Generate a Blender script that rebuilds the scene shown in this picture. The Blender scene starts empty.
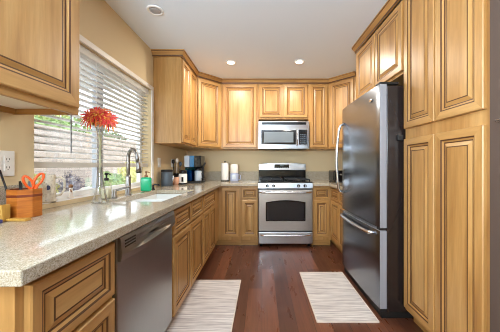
import bpy, bmesh, math, random
from mathutils import Vector, Matrix
random.seed(7)
C = bpy.context.scene.collection
PI = math.pi

# ------------------------------------------------------------------ camera, world, light, exposure
cam_d = bpy.data.cameras.new('camera')
cam = bpy.data.objects.new('camera', cam_d); C.objects.link(cam)
cam.location = (0, 0, 1.14); cam.rotation_euler = (PI/2, 0, 0)
cam_d.sensor_width = 36; cam_d.lens = 237/500*36
cam_d.shift_x = -12/500; cam_d.shift_y = -0.5/500
cam_d.clip_start = 0.02
bpy.context.scene.camera = cam

w = bpy.data.worlds.new('sky'); bpy.context.scene.world = w; w.use_nodes = True
wn = w.node_tree.nodes; wl = w.node_tree.links
bg = wn['Background']
bg.inputs['Color'].default_value = (0.82, 0.91, 1.0, 1)
bg.inputs['Strength'].default_value = 3.6

sun_d = bpy.data.lights.new('sun', 'SUN'); sun_d.energy = 2.2; sun_d.angle = math.radians(3); sun_d.color = (1, .95, .87)
sun = bpy.data.objects.new('sun', sun_d); C.objects.link(sun)
sun.rotation_euler = Vector((-.62, -.20, -.80)).to_track_quat('-Z', 'Y').to_euler()

# added fill: unseen area light imitating window light from the open left side
fill_d = bpy.data.lights.new('side_fill', 'AREA'); fill_d.shape = 'RECTANGLE'; fill_d.size = 2.3; fill_d.size_y = 2.1; fill_d.energy = 240; fill_d.color = (.84, .92, 1)
fill_o = bpy.data.objects.new('side_fill', fill_d); C.objects.link(fill_o); fill_o.location = (-3.3, -1.9, 1.2)
fill_o.rotation_euler = Vector((1, .25, .6)).to_track_quat('-Z', 'Z').to_euler()

# added fill: unseen upward area light imitating a bounced flash on the ceiling
cfill_d = bpy.data.lights.new('ceiling_fill', 'AREA'); cfill_d.shape = 'RECTANGLE'; cfill_d.size = 1.2; cfill_d.size_y = .8; cfill_d.energy = 150; cfill_d.color = (.72, .87, 1)
cfill_o = bpy.data.objects.new('ceiling_fill', cfill_d); C.objects.link(cfill_o); cfill_o.location = (-.5, -1.2, 1.6)
cfill_o.rotation_euler = Vector((.2, .6, 1)).to_track_quat('-Z', 'Y').to_euler()

vs = bpy.context.scene.view_settings
vs.view_transform = 'Standard'; vs.look = 'None'; vs.gamma = 1; vs.use_curve_mapping = False
vs.exposure = 0.33
DOWNLIGHT = 14.0      # watts of each lit ceiling lamp
bpy.context.scene.cycles.filter_width = 1.0
bpy.context.scene.cycles.max_bounces = 10
bpy.context.scene.cycles.diffuse_bounces = 6
bpy.context.scene.cycles.transparent_max_bounces = 24

# ------------------------------------------------------------------ materials
def srgb(r, g, b):
    f = lambda c: (c/255/12.92) if c/255 <= .04045 else ((c/255+.055)/1.055)**2.4
    return (f(r), f(g), f(b), 1)
MATS = {}
def mat(name, col, rough=.5, metal=0.0, **kw):
    m = bpy.data.materials.new(name); m.use_nodes = True
    b = m.node_tree.nodes['Principled BSDF']
    b.inputs['Base Color'].default_value = col
    b.inputs['Roughness'].default_value = rough
    b.inputs['Metallic'].default_value = metal
    for k, v in kw.items(): b.inputs[k.replace('_', ' ')].default_value = v
    MATS[name] = m
    return m
def nodes(m): return m.node_tree.nodes, m.node_tree.links, m.node_tree.nodes['Principled BSDF']
def coords(m, scale, rot=(0, 0, 0), kind='Object'):
    n, l, b = nodes(m)
    t = n.new('ShaderNodeTexCoord'); mp = n.new('ShaderNodeMapping')
    mp.inputs['Scale'].default_value = scale; mp.inputs['Rotation'].default_value = rot
    l.new(t.outputs[kind], mp.inputs['Vector'])
    return mp.outputs['Vector']
def noise(m, vec, scale, detail=4, rough=.55, dist=0):
    n, l, b = nodes(m); t = n.new('ShaderNodeTexNoise')
    t.inputs['Scale'].default_value = scale; t.inputs['Detail'].default_value = detail
    t.inputs['Roughness'].default_value = rough; t.inputs['Distortion'].default_value = dist
    l.new(vec, t.inputs['Vector']); return t.outputs['Fac']
def ramp(m, fac, stops):
    n, l, b = nodes(m); r = n.new('ShaderNodeValToRGB'); e = r.color_ramp.elements
    e[0].position, e[0].color = stops[0]; e[1].position, e[1].color = stops[-1]
    for p, c in stops[1:-1]:
        x = e.new(p); x.color = c
    l.new(fac, r.inputs['Fac']); return r.outputs['Color']
def mixc(m, fac, a, b_, mode='MIX'):
    n, l, b = nodes(m); x = n.new('ShaderNodeMix'); x.data_type = 'RGBA'; x.blend_type = mode
    if isinstance(fac, float): x.inputs[0].default_value = fac
    else: l.new(fac, x.inputs[0])
    for s, v in ((6, a), (7, b_)):
        if isinstance(v, tuple): x.inputs[s].default_value = v
        else: l.new(v, x.inputs[s])
    return x.outputs[2]
def bump(m, fac, strength=.2, dist=.002):
    n, l, b = nodes(m); x = n.new('ShaderNodeBump'); x.inputs['Strength'].default_value = strength; x.inputs['Distance'].default_value = dist
    l.new(fac, x.inputs['Height']); l.new(x.outputs['Normal'], b.inputs['Normal'])
def setcol(m, c):
    n, l, b = nodes(m); l.new(c, b.inputs['Base Color'])

def wood(name, scale, light, mid, dark, rough=.38):
    m = mat(name, mid, rough); v = coords(m, scale)
    big = noise(m, v, .9, 3, .5, .6); fine = noise(m, v, 5, 5, .65, .3)
    c = ramp(m, big, [(.28, dark), (.5, mid), (.75, light)])
    f = ramp(m, fine, [(.3, (.80, .78, .74, 1)), (.7, (1, 1, 1, 1))])
    setcol(m, mixc(m, 1.0, c, f, 'MULTIPLY'))
    nodes(m)[2].inputs['Coat Weight'].default_value = .12; nodes(m)[2].inputs['Coat Roughness'].default_value = .3
    return m
WL, WM, WD = srgb(206, 163, 104), srgb(191, 144, 84), srgb(166, 118, 62)
wood('wood_upright', (14, 14, 1.1), WL, WM, WD)
wood('wood_level', (1.1, 1.1, 14), WL, WM, WD)
mat('glaze', srgb(88, 54, 28), .5)
wood('holder_wood', (8, 8, 60), srgb(206, 128, 48), srgb(190, 108, 36), srgb(164, 86, 26), .35)
wood('pale_wood', (30, 30, 4), srgb(214, 168, 80), srgb(205, 155, 70), srgb(190, 138, 60), .4)
mat('band', srgb(120, 50, 22), .4)
mat('cabinet_lining', srgb(236, 226, 214), .45)

m = mat('wall_paint', srgb(218, 197, 157), .8); bump(m, noise(m, coords(m, (1, 1, 1)), 90), .08)
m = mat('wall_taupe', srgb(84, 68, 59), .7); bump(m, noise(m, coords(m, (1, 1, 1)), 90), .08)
m = mat('ceiling_paint', srgb(234, 242, 250), .85); bump(m, noise(m, coords(m, (1, 1, 1)), 70), .1)
mat('white_trim', srgb(232, 226, 216), .4)
mat('white_vinyl', srgb(236, 238, 240), .35)
mat('rail_backlit', srgb(206, 202, 194), .5)  # backlit shade of the blind's bottom rail put into its colour
mat('sash_backlit', srgb(168, 172, 180), .4)  # vinyl darkened: the mullion's backlit shade is put into its colour
mat('white_plastic', srgb(240, 238, 232), .35)
mat('porcelain', srgb(222, 222, 218), .15)

m = mat('granite', srgb(186, 170, 140), .08)
v = coords(m, (1, 1, 1))
n1 = noise(m, v, 240, 3, .7); n2 = noise(m, v, 420, 2, .6); n3 = noise(m, v, 26, 3)
c1 = ramp(m, n1, [(.32, srgb(140, 126, 104)), (.45, srgb(182, 170, 148)), (.56, srgb(198, 188, 170)), (.68, srgb(214, 208, 198))])
c2 = ramp(m, n2, [(.34, srgb(96, 80, 64)), (.42, (1, 1, 1, 1))])
c3 = ramp(m, n3, [(.3, (.88, .86, .82, 1)), (.7, (1, 1, 1, 1))])
setcol(m, mixc(m, 1.0, mixc(m, .6, c1, c2, 'MULTIPLY'), c3, 'MULTIPLY'))

m = mat('floor_planks', srgb(88, 46, 30), .3)
n, l, b = nodes(m)
t = n.new('ShaderNodeTexCoord'); mp = n.new('ShaderNodeMapping'); mp.inputs['Rotation'].default_value = (0, 0, PI/2)
l.new(t.outputs['Object'], mp.inputs['Vector'])
br = n.new('ShaderNodeTexBrick'); l.new(mp.outputs['Vector'], br.inputs['Vector'])
br.offset = .37; br.inputs['Scale'].default_value = 1; br.inputs['Brick Width'].default_value = 1.1; br.inputs['Row Height'].default_value = .125
br.inputs['Mortar Size'].default_value = .0016; br.inputs['Mortar Smooth'].default_value = .2
br.inputs['Color1'].default_value = srgb(120, 73, 51); br.inputs['Color2'].default_value = srgb(84, 49, 35); br.inputs['Mortar'].default_value = srgb(44, 24, 17)
g = noise(m, coords(m, (22, 1.6, 1)), 1.6, 5, .65, .8)
gc = ramp(m, g, [(.25, (.60, .55, .52, 1)), (.75, (1.25, 1.22, 1.2, 1))])
setcol(m, mixc(m, 1.0, br.outputs['Color'], gc, 'MULTIPLY'))
rr = ramp(m, noise(m, coords(m, (5, 1, 1)), 3), [(.3, (.24,)*3+(1,)), (.7, (.40,)*3+(1,))]); l.new(rr, b.inputs['Roughness'])
bump(m, g, .12, .001)

def steel(name, col, rough, scale):
    m = mat(name, col, rough, 1.0)
    f = noise(m, coords(m, scale), 6, 3, .6)
    setcol(m, mixc(m, 1.0, ramp(m, f, [(.3, (.93, .93, .93, 1)), (.7, (1, 1, 1, 1))]), col, 'MULTIPLY'))
    return m
steel('steel', (.50, .50, .51, 1), .30, (3, 3, 90))
steel('fridge_steel', (.26, .29, .335, 1), .27, (60, 60, 2))
steel('washer_steel', (.45, .475, .485, 1), .30, (60, 60, 2))
steel('handle_steel', (.74, .74, .75, 1), .25, (4, 4, 4))
mat('door_edge', srgb(146, 146, 152), .4)
mat('black_gloss', srgb(20, 20, 23), .12)
mat('black_matte', srgb(22, 21, 21), .5)
mat('black_side', srgb(38, 30, 28), .25)
mat('oven_glass', srgb(40, 40, 42), .06)
mat('micro_glass', srgb(120, 130, 138), .1)  # microwave window: a grey-blue reflection put into its colour
mat('display', srgb(12, 22, 26), .1)
mat('grey_text', srgb(180, 182, 186), .4)
steel('nickel', (.34, .32, .30, 1), .3, (5, 5, 5))

m = mat('rug_weave', srgb(205, 196, 190), .95)
f = noise(m, coords(m, (3.0, 95, 1)), 1.0, 3, .7, .4)
setcol(m, ramp(m, f, [(.34, srgb(158, 148, 144)), (.48, srgb(200, 190, 184)), (.62, srgb(226, 219, 212))]))
bump(m, f, .5, .004)
mat('rug_hem', srgb(218, 205, 192), .95)

def thin_glass(name, tint, refl=1.0):
    m = bpy.data.materials.new(name); m.use_nodes = True; n = m.node_tree.nodes; l = m.node_tree.links
    n.remove(n['Principled BSDF'])
    tr = n.new('ShaderNodeBsdfTransparent'); tr.inputs['Color'].default_value = tint
    gl = n.new('ShaderNodeBsdfGlossy'); gl.inputs['Roughness'].default_value = .02
    fr = n.new('ShaderNodeFresnel'); fr.inputs['IOR'].default_value = 1.45
    mu = n.new('ShaderNodeMath'); mu.operation = 'MULTIPLY'; mu.inputs[1].default_value = refl; l.new(fr.outputs[0], mu.inputs[0])
    mx = n.new('ShaderNodeMixShader'); l.new(mu.outputs[0], mx.inputs[0]); l.new(tr.outputs[0], mx.inputs[1]); l.new(gl.outputs[0], mx.inputs[2])
    l.new(mx.outputs[0], n['Material Output'].inputs['Surface']); MATS[name] = m
thin_glass('window_glass', (.97, .985, .98, 1), .5)
thin_glass('clear_glass', (.985, .99, .99, 1), .55)
thin_glass('blue_plastic', (.10, .42, .62, 1), .8)
mat('green_soap', srgb(40, 205, 150), .15, **{'Transmission_Weight': .35})
m = mat('slat_white', srgb(244, 243, 240), .5)
n, l, b = nodes(m)
tl = n.new('ShaderNodeBsdfTranslucent'); tl.inputs['Color'].default_value = srgb(244, 243, 240)
mx = n.new('ShaderNodeMixShader'); mx.inputs[0].default_value = .45
l.new(b.outputs[0], mx.inputs[1]); l.new(tl.outputs[0], mx.inputs[2]); l.new(mx.outputs[0], n['Material Output'].inputs['Surface'])

def emit(name, col, s):
    m = mat(name, col, .4); b = nodes(m)[2]
    b.inputs['Emission Color'].default_value = col; b.inputs['Emission Strength'].default_value = s
emit('lamp_lens', (1, .90, .72, 1), 5.0)
mat('lamp_lens_off', srgb(178, 178, 180), .3)

mat('petal_red', srgb(238, 66, 58), .5)
mat('petal_orange', srgb(250, 140, 70), .5); mat('petal_pink', srgb(246, 104, 100), .5); mat('sepal', srgb(160, 112, 66), .6)  # petal colours lightened in place of window light from behind
mat('petal_yellow', srgb(250, 196, 80), .5)
mat('stem', srgb(186, 184, 146), .6)
mat('orange_plastic', srgb(238, 92, 24), .35)
mat('canister_grey', srgb(74, 84, 94), .35)
mat('peach', srgb(206, 150, 118), .5)
mat('coffee_blue', srgb(40, 110, 160), .2)
mat('coffee_pale', srgb(196, 206, 216), .3)
mat('paper', srgb(240, 236, 228), .9)
mat('lilac_plastic', srgb(176, 186, 214), .4)
m = mat('stein', srgb(214, 200, 176), .35)
setcol(m, ramp(m, noise(m, coords(m, (1, 1, 1)), 90, 3), [(.30, srgb(150, 134, 118)), (.40, srgb(210, 198, 176)), (.7, srgb(228, 218, 198))]))
mat('stein_emblem', srgb(52, 56, 92), .5)
mat('figurine_white', srgb(226, 214, 200), .5)
mat('figurine_brown', srgb(140, 96, 60), .5)
mat('soap_label', srgb(232, 224, 190), .5)
mat('notebook_blue', srgb(66, 62, 110), .5)
mat('pen_grey', srgb(150, 154, 160), .4)

# outdoors
m = mat('block_wall', srgb(214, 200, 188), .9)
n, l, b = nodes(m); t = n.new('ShaderNodeTexCoord'); mp = n.new('ShaderNodeMapping'); mp.inputs['Rotation'].default_value = (PI/2, 0, PI/2)
sep = n.new('ShaderNodeSeparateXYZ'); cmb = n.new('ShaderNodeCombineXYZ'); l.new(t.outputs['Object'], sep.inputs[0]); l.new(sep.outputs[1], cmb.inputs[0]); l.new(sep.outputs[2], cmb.inputs[1])
br = n.new('ShaderNodeTexBrick'); l.new(cmb.outputs[0], br.inputs['Vector'])
br.inputs['Scale'].default_value = 1; br.inputs['Brick Width'].default_value = .4; br.inputs['Row Height'].default_value = .2; br.inputs['Mortar Size'].default_value = .008
br.inputs['Color1'].default_value = srgb(186, 171, 163); br.inputs['Color2'].default_value = srgb(170, 156, 148); br.inputs['Mortar'].default_value = srgb(138, 126, 119)
l.new(br.outputs['Color'], b.inputs['Base Color'])
m = mat('patio', srgb(196, 186, 172), .9); setcol(m, ramp(m, noise(m, coords(m, (1, 1, 1)), 3), [(.3, srgb(150, 138, 124)), (.7, srgb(182, 172, 158))]))
def leafmat(name, a, b_):
    m = mat(name, a, .6, **{'Subsurface_Weight': .0, 'Transmission_Weight': .0}); setcol(m, ramp(m, noise(m, coords(m, (1, 1, 1)), 9, 4), [(.35, a), (.65, b_)]))
leafmat('leaf_green', srgb(120, 150, 92), srgb(170, 192, 124))
leafmat('leaf_yellow', srgb(196, 194, 116), srgb(224, 220, 150))
leafmat('leaf_dark', srgb(92, 120, 88), srgb(134, 158, 116))
leafmat('leaf_mauve', srgb(104, 96, 112), srgb(140, 132, 146))
m = mat('boulder', srgb(220, 214, 206), .9); bump(m, noise(m, coords(m, (1, 1, 1)), 8), .6, .03)

# ------------------------------------------------------------------ mesh helpers
ORG = {}
class MB:
    def __init__(s, M=None):
        s.bm = bmesh.new(); s.mats = []; s.M = M or Matrix.Identity(4)
    def mi(s, name):
        if name not in s.mats: s.mats.append(name)
        return s.mats.index(name)
    def v(s, p): return s.bm.verts.new(s.M @ Vector(p))
    def face(s, vs, m, smooth=False):
        f = s.bm.faces.new(vs); f.material_index = s.mi(m); f.smooth = smooth; return f
    def box(s, x0, x1, y0, y1, z0, z1, m):
        p = [s.v((x, y, z)) for z in (z0, z1) for y in (y0, y1) for x in (x0, x1)]
        for q in ((0, 2, 3, 1), (4, 5, 7, 6), (0, 1, 5, 4), (1, 3, 7, 5), (3, 2, 6, 7), (2, 0, 4, 6)): s.face([p[i] for i in q], m)
        return s
    def prism(s, poly, z0, z1, m):                      # polygon in x, y extruded in z
        a = [s.v((x, y, z0)) for x, y in poly]; b = [s.v((x, y, z1)) for x, y in poly]
        s.face(a[::-1], m); s.face(b, m)
        for i in range(len(poly)):
            j = (i+1) % len(poly); s.face([a[i], a[j], b[j], b[i]], m)
        return s
    def extr(s, poly, d, m):                            # polygon of 3-D points extruded along d
        d = Vector(d); a = [s.v(p) for p in poly]; b = [s.v(Vector(p)+d) for p in poly]
        s.face(a[::-1], m); s.face(b, m)
        for i in range(len(poly)):
            j = (i+1) % len(poly); s.face([a[i], a[j], b[j], b[i]], m)
        return s
    def lathe(s, c, prof, m, seg=24, axis='Z'):
        rings = []
        for r, h in prof:
            ring = []
            for k in range(seg):
                a = 2*PI*k/seg; x, y = r*math.cos(a), r*math.sin(a)
                p = {'Z': (x, y, h), 'Y': (x, h, y), 'X': (h, x, y)}[axis]
                ring.append(s.v(Vector(c)+Vector(p)))
            rings.append(ring)
        for a, b in zip(rings, rings[1:]):
            for k in range(seg):
                j = (k+1) % seg; s.face([a[k], a[j], b[j], b[k]], m, True)
        if prof[0][0] > 1e-6: s.face(rings[0][::-1], m)
        if prof[-1][0] > 1e-6: s.face(rings[-1], m)
        return s
    def tube(s, pts, r, m, seg=10, closed=False):
        pts = [Vector(p) for p in pts]; n = len(pts); rs = r if isinstance(r, (list, tuple)) else [r]*n
        rings = []; up = None
        for i in range(n):
            a = pts[(i-1) % n] if closed or i else pts[0]; b = pts[(i+1) % n] if closed or i < n-1 else pts[-1]
            t = (b-a).normalized()
            if up is None: up = t.orthogonal().normalized()
            up = (up - t*up.dot(t)).normalized(); sd = t.cross(up)
            rings.append([s.v(pts[i] + rs[i]*(math.cos(2*PI*k/seg)*up + math.sin(2*PI*k/seg)*sd)) for k in range(seg)])
        for i in range(n if closed else n-1):
            a, b = rings[i], rings[(i+1) % n]
            for k in range(seg):
                j = (k+1) % seg; s.face([a[k], a[j], b[j], b[k]], m, True)
        if not closed: s.face(rings[0][::-1], m); s.face(rings[-1], m)
        return s
    def ball(s, c, r, m, sx=1, sy=1, sz=1, seg=16):
        prof = [(r*math.sin(PI*i/10), -r*math.cos(PI*i/10)) for i in range(11)]
        prof[0] = (r*.02, -r); prof[-1] = (r*.02, r)
        M0 = s.M; s.M = M0 @ Matrix.Translation(c) @ Matrix.Diagonal((sx, sy, sz, 1)); s.lathe((0, 0, 0), prof, m, seg); s.M = M0
        return s
    def panel(s, u0, u1, z0, z1, th=.02, fw=.048, n0=0.0, level=False):
        """raised panel front in local (u, n, z)"""
        prof = [(0, 0, 0), (0, th-.004, 0), (.004, th, 0), (fw-.004, th, 0), (fw+.003, th-.004, 1), (fw+.012, th-.009, 0), (fw+.018, th-.011, 1),
                (fw+.037, th-.004, 0), (fw+.043, th-.0035, 1)]
        lim = min(u1-u0, z1-z0)/2 - .012
        k = min(1, lim/(fw+.043)); prof = [(i*k, d, g) for i, d, g in prof]
        prev = None
        for i, d, g in prof:
            q = [s.v((u0+i, n0+d, z0+i)), s.v((u1-i, n0+d, z0+i)), s.v((u1-i, n0+d, z1-i)), s.v((u0+i, n0+d, z1-i))]
            if prev:
                for e in range(4):
                    f = (e+1) % 4
                    s.face([prev[e], prev[f], q[f], q[e]], 'glaze' if g else ('wood_level' if e in (0, 2) else 'wood_upright'))
            else: s.face(q[::-1], 'wood_upright')
            prev = q
        s.face(prev, 'wood_level' if level else 'wood_upright')
        return s
    def build(s, name, parent=None, org=None, bevel=0, kind=None, seg=2):
        bmesh.ops.recalc_face_normals(s.bm, faces=s.bm.faces[:])
        if parent is not None: org = ORG[parent.name]
        elif org is None: org = Vector((0, 0, 0))
        org = Vector(org)
        bmesh.ops.translate(s.bm, verts=s.bm.verts[:], vec=-org)
        me = bpy.data.meshes.new(name); s.bm.to_mesh(me); s.bm.free()
        for n_ in s.mats: me.materials.append(MATS[n_])
        o = bpy.data.objects.new(name, me); C.objects.link(o)
        if parent is not None: o.parent = parent
        else: o.location = org
        ORG[o.name] = org
        if bevel:
            b = o.modifiers.new('bevel', 'BEVEL'); b.width = bevel; b.segments = seg; b.limit_method = 'ANGLE'; b.angle_limit = math.radians(40)
        if kind: o['kind'] = kind
        return o
def tag(o, label, cat, group=None):
    o['label'] = label; o['category'] = cat
    if group: o['group'] = group
    return o
def thing(name, label, cat, loc, group=None):
    o = bpy.data.objects.new(name, None); C.objects.link(o); o.location = loc; o.empty_display_size = .05
    ORG[o.name] = Vector(loc); return tag(o, label, cat, group)
def B(*a): return MB().box(*a)
def frame(P, u, nrm):                                     # local (u, n, z) to world
    u = Vector(u).normalized(); nrm = Vector(nrm).normalized()
    return Matrix(((u.x, nrm.x, 0, P[0]), (u.y, nrm.y, 0, P[1]), (u.z, nrm.z, 1, 0), (0, 0, 0, 1)))

# ------------------------------------------------------------------ the room
CEIL, WX, RX, BY, CT = 2.45, -1.25, 1.64, 3.93, .892
B(-4, 4, -3.2, 4.08, -.08, 0, 'floor_planks').build('floor', kind='structure')
B(-4, 4, -3.2, 4.08, CEIL, CEIL+.15, 'ceiling_paint').build('ceiling', kind='structure')
OY0, OY1, OZ0, OZ1 = 1.30, 2.665, .915, 1.99
wm = MB()
wm.box(WX-.15, WX, -.6, 4.08, 0, OZ0, 'wall_paint'); wm.box(WX-.15, WX, -.6, 4.08, OZ1, CEIL, 'wall_paint')
wm.box(WX-.15, WX, -.6, OY0, OZ0, OZ1, 'wall_paint'); wm.box(WX-.15, WX, OY1, 4.08, OZ0, OZ1, 'wall_paint')
wm.build('wall_left', kind='structure')
B(WX, RX, BY, 4.08, 0, CEIL, 'wall_paint').build('wall_back', kind='structure')
B(-4, 4, -3.2, -3.05, 0, CEIL, 'wall_paint').build('wall_rear_added', kind='structure')  # unseen wall, added to keep sky light from entering behind the camera
B(3.85, 4, -3.04, .4, 0, CEIL, 'wall_paint').build('wall_far_right_added', kind='structure')  # unseen, added to close the open right side to the sky
B(RX+.16, 3.84, .25, .4, 0, CEIL, 'wall_paint').build('wall_side_added', kind='structure')  # unseen, added with the far right wall to shut out sky light
B(RX, RX+.15, 1.076, 4.08, 0, CEIL, 'wall_paint').build('wall_right', kind='structure')
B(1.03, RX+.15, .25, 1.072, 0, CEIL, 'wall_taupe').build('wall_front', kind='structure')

# window: casing, vinyl sash frame with a middle mullion, glass, sill
win = bpy.data.objects.new('window_1', None); C.objects.link(win); win['kind'] = 'structure'; win.location = (WX, 2, OZ0); ORG['window_1'] = Vector((WX, 2, OZ0))
t = MB(); cw = .042
t.box(WX, WX+.016, OY1, OY1+cw, OZ0+.02, OZ1+cw, 'white_trim'); t.box(WX, WX+.016, OY0, OY1, OZ1, OZ1+cw, 'white_trim')
t.build('casing', win, bevel=.003)
GX = WX-.12
f = MB(); fw = .04
f.box(GX-.02, GX+.02, OY0, OY1, OZ0, OZ0+fw, 'white_vinyl'); f.box(GX-.02, GX+.02, OY0, OY1, OZ1-fw, OZ1, 'white_vinyl')
f.box(GX-.02, GX+.02, OY0, OY0+fw, OZ0+fw, OZ1-fw, 'white_vinyl'); f.box(GX-.02, GX+.02, OY1-fw, OY1, OZ0+fw, OZ1-fw, 'white_vinyl')
f.build('sash_frame', win, bevel=.003)
B(GX-.018, GX+.026, 1.935, 2.01, OZ0+fw, OZ1-fw, 'sash_backlit').build('mullion', win, bevel=.003)
B(GX-.003, GX+.003, OY0+fw, 1.935, OZ0+fw, OZ1-fw, 'window_glass').build('glass', win)
B(GX-.003, GX+.003, 2.01, OY1-fw, OZ0+fw, OZ1-fw, 'window_glass').build('glass', win)
B(GX+.02, WX+.012, OY0, OY1, OZ0, OZ0+.004, 'white_trim').build('sill_board', win)
SILL = OZ0+.004
B(WX, WX+.014, OY0-.03, OY1+.02, CT, OZ0+.004, 'wall_paint').build('trim_1', kind='structure', bevel=.002)

# crown moulding: a profile swept along the cabinet tops
def crown(path, name):
    prof = [(0, 2.385), (.012, 2.385), (.016, 2.40), (.026, 2.412), (.040, 2.432), (.046, 2.436), (.046, CEIL-.001), (0, CEIL-.001)]
    mb = MB(); P = [Vector((x, y)) for x, y in path]; rows = []
    for i, p in enumerate(P):
        d0 = (P[i]-P[i-1]).normalized() if i else None; d1 = (P[i+1]-P[i]).normalized() if i < len(P)-1 else None
        nn = [Vector((d.y, -d.x)) for d in (d0, d1) if d is not None]
        if len(nn) == 2:
            b = (nn[0]+nn[1]).normalized(); b = b/b.dot(nn[0])
        else: b = nn[0]
        rows.append([mb.v((p.x+b.x*o, p.y+b.y*o, z)) for o, z in prof])
    for a, b in zip(rows, rows[1:]):
        for k in range(len(prof)):
            j = (k+1) % len(prof); mb.face([a[k], a[j], b[j], b[k]], 'glaze' if k in (1, 4) else 'wood_level')
    mb.face(rows[0], 'wood_level'); mb.face(rows[-1][::-1], 'wood_level')
    mb.build(name, kind='structure')

# ------------------------------------------------------------------ cabinets
def cabinet(name, label, P, u, nrm, w, depth, z0, z1, fronts, toe=0, group=None, poly=None, base=None, hollow=False):
    """P: left end of the face frame's front, u along the width, nrm outward.  fronts: (kind, u0, u1, z0, z1)"""
    M = frame(P, u, nrm); c = M @ Vector((w/2, -depth/2, z0 if not toe else 0))
    t = thing(name, label, 'cabinet', c, group)
    mb = MB(M)
    if poly: mb.M = Matrix.Identity(4); mb.prism(poly, z0 if not toe else toe, z1, 'wood_upright')
    elif hollow:
        a = toe or z0
        for q in ((0, .018, -depth, -.02, a, z1), (w-.018, w, -depth, -.02, a, z1), (.018, w-.018, -depth, -depth+.01, a, z1), (.018, w-.018, -depth+.01, -.02, a, a+.018),
                  (0, w, -.0199, 0, a, z1)): mb.box(*q, 'wood_upright')
    else: mb.box(0, w, -depth, 0, (toe or z0), z1, 'wood_upright')
    mb.build('carcass', t, bevel=.0015)
    if toe:
        k = MB(M) if not base else MB()
        if base: k.prism(base, 0, toe, 'wood_level')
        else: k.box(0, w, -depth, -.06, 0, toe, 'wood_level')
        k.build('toe_kick', t)
    for kind, u0, u1, a, b in fronts:
        p = MB(M)
        if kind == 'door': p.panel(u0, u1, a, b, n0=.0005).build('door', t)
        else: p.panel(u0, u1, a, b, fw=.034, n0=.0005, level=True).build('drawer_front', t)
    return t
FX, FY, TZ = -.62, 3.34, .85
X = (1, 0, 0); Y = (0, 1, 0); nX = (-1, 0, 0); nY = (0, -1, 0)
def left_base(name, label, y0, y1, fronts): return cabinet(name, label, (FX, y0, 0), Y, X, y1-y0, FX-WX-.001, 0, TZ, fronts, toe=.09, hollow='sink cabinet' in label)
left_base('base_cabinet', 'honey wood base cabinet at the near counter end, left of the dishwasher', .594, .981,
          [('drawer', .022, .375, .615, .828), ('door', .022, .375, .105, .598)])
left_base('base_cabinet', 'honey wood sink cabinet right beside the dishwasher, under the sink', 1.598, 2.42,
          [('drawer', .02, .405, .665, .828), ('drawer', .42, .81, .665, .828), ('door', .02, .405, .105, .645), ('door', .42, .81, .105, .645)])
left_base('base_cabinet', 'honey wood base cabinet between the sink cabinet and the back corner cabinet', 2.421, 3.06,
          [('drawer', .02, .62, .665, .828), ('door', .02, .312, .105, .645), ('door', .326, .62, .105, .645)])
cabinet('corner_base_cabinet', 'tall single door wood base cabinet in the inside corner of the left counter', (-.60, FY, 0), X, nY, .30, .58, 0, TZ,
        [('door', .04, .28, .14, .828)], toe=.09,
        poly=[(WX+.001, 3.061), (FX, 3.061), (FX, FY), (-.301, FY), (-.301, BY-.001), (WX+.001, BY-.001)],
        base=[(WX+.001, 3.061), (FX-.06, 3.061), (FX-.06, FY+.06), (-.301, FY+.06), (-.301, BY-.001), (WX+.001, BY-.001)])
cabinet('base_cabinet', 'narrow wood base cabinet with drawer over door, touching the left of the stove', (-.30, FY, 0), X, nY, .244, .589, 0, TZ,
        [('drawer', .015, .235, .675, .828), ('door', .015, .235, .14, .655)], toe=.09)
cabinet('base_cabinet', 'narrow wood base cabinet with drawer over door, touching the right of the stove', (.711, FY, 0), X, nY, .268, .589, 0, TZ,
        [('drawer', .02, .235, .675, .828), ('door', .02, .235, .14, .655)], toe=.09)
cabinet('base_cabinet', 'wood base cabinet on the right wall mostly hidden behind the fridge', (.98, FY, 0), nY, nX, .73, .659, 0, TZ,
        [('drawer', .04, .37, .675, .828), ('door', .04, .37, .14, .655), ('drawer', .385, .71, .675, .828), ('door', .385, .71, .14, .655)], toe=.09,
        poly=[(.98, 2.61), (RX-.001, 2.61), (RX-.001, BY-.001), (.98, BY-.001)], base=[(1.04, 2.61), (RX-.001, 2.61), (RX-.001, BY-.001), (1.04, BY-.001)])
# uppers
UZ0, UZ1, UF = 1.395, 2.39, -.93
def upper(label, P, u, nrm, w, depth, fronts, z0=UZ0, **k): return cabinet('wall_cabinet', label, P, u, nrm, w, depth, z0, UZ1, fronts, **k)
D0, D1 = UZ0+.018, 2.37
# near left cabinet with an open recessed underside
t = thing('wall_cabinet', 'large wood wall cabinet cut off by the top left corner, above the outlet', 'cabinet', (-1.09, .85, UZ0))
mb = MB(); mb.box(WX+.001, UF, .52, 1.203, UZ0+.035, CEIL-.07, 'wood_upright')
mb.box(UF-.02, UF, .52, 1.203, UZ0, UZ0+.035, 'wood_level'); mb.box(WX+.001, UF-.02, 1.183, 1.203, UZ0, UZ0+.035, 'wood_level')
mb.box(WX+.001, UF-.02, .52, .54, UZ0, UZ0+.035, 'wood_level'); mb.box(WX+.001, WX+.02, .54, 1.183, UZ0, UZ0+.035, 'wood_level')
mb.build('carcass', t, bevel=.002)
B(WX+.02, UF-.02, .54, 1.183, UZ0+.028, UZ0+.0345, 'cabinet_lining').build('underside', t)
MB(frame((UF, .52, 0), Y, X)).panel(.02, .665, UZ0+.03, 2.36, fw=.06, n0=.0005).build('door', t)
upper('two door wood wall cabinet right of the window with its plain end panel showing', (UF, 2.72, 0), Y, X, .60, UF-WX-.001,
      [('door', .015, .293, D0, D1), ('door', .305, .585, D0, D1)])
s2 = math.sqrt(.5)
LC = [(UF, 3.321), (-.62, 3.62), (-.62, BY-.001), (WX+.001, BY-.001), (WX+.001, 3.321)]
dl = Vector((.31, .299)).length
upper('angled wood wall cabinet across the back left corner', (UF, 3.321, 0), (.31, .299, 0), (.299, -.31, 0), dl, .3, [('door', .03, dl-.03, D0, D1)], poly=LC)
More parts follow.
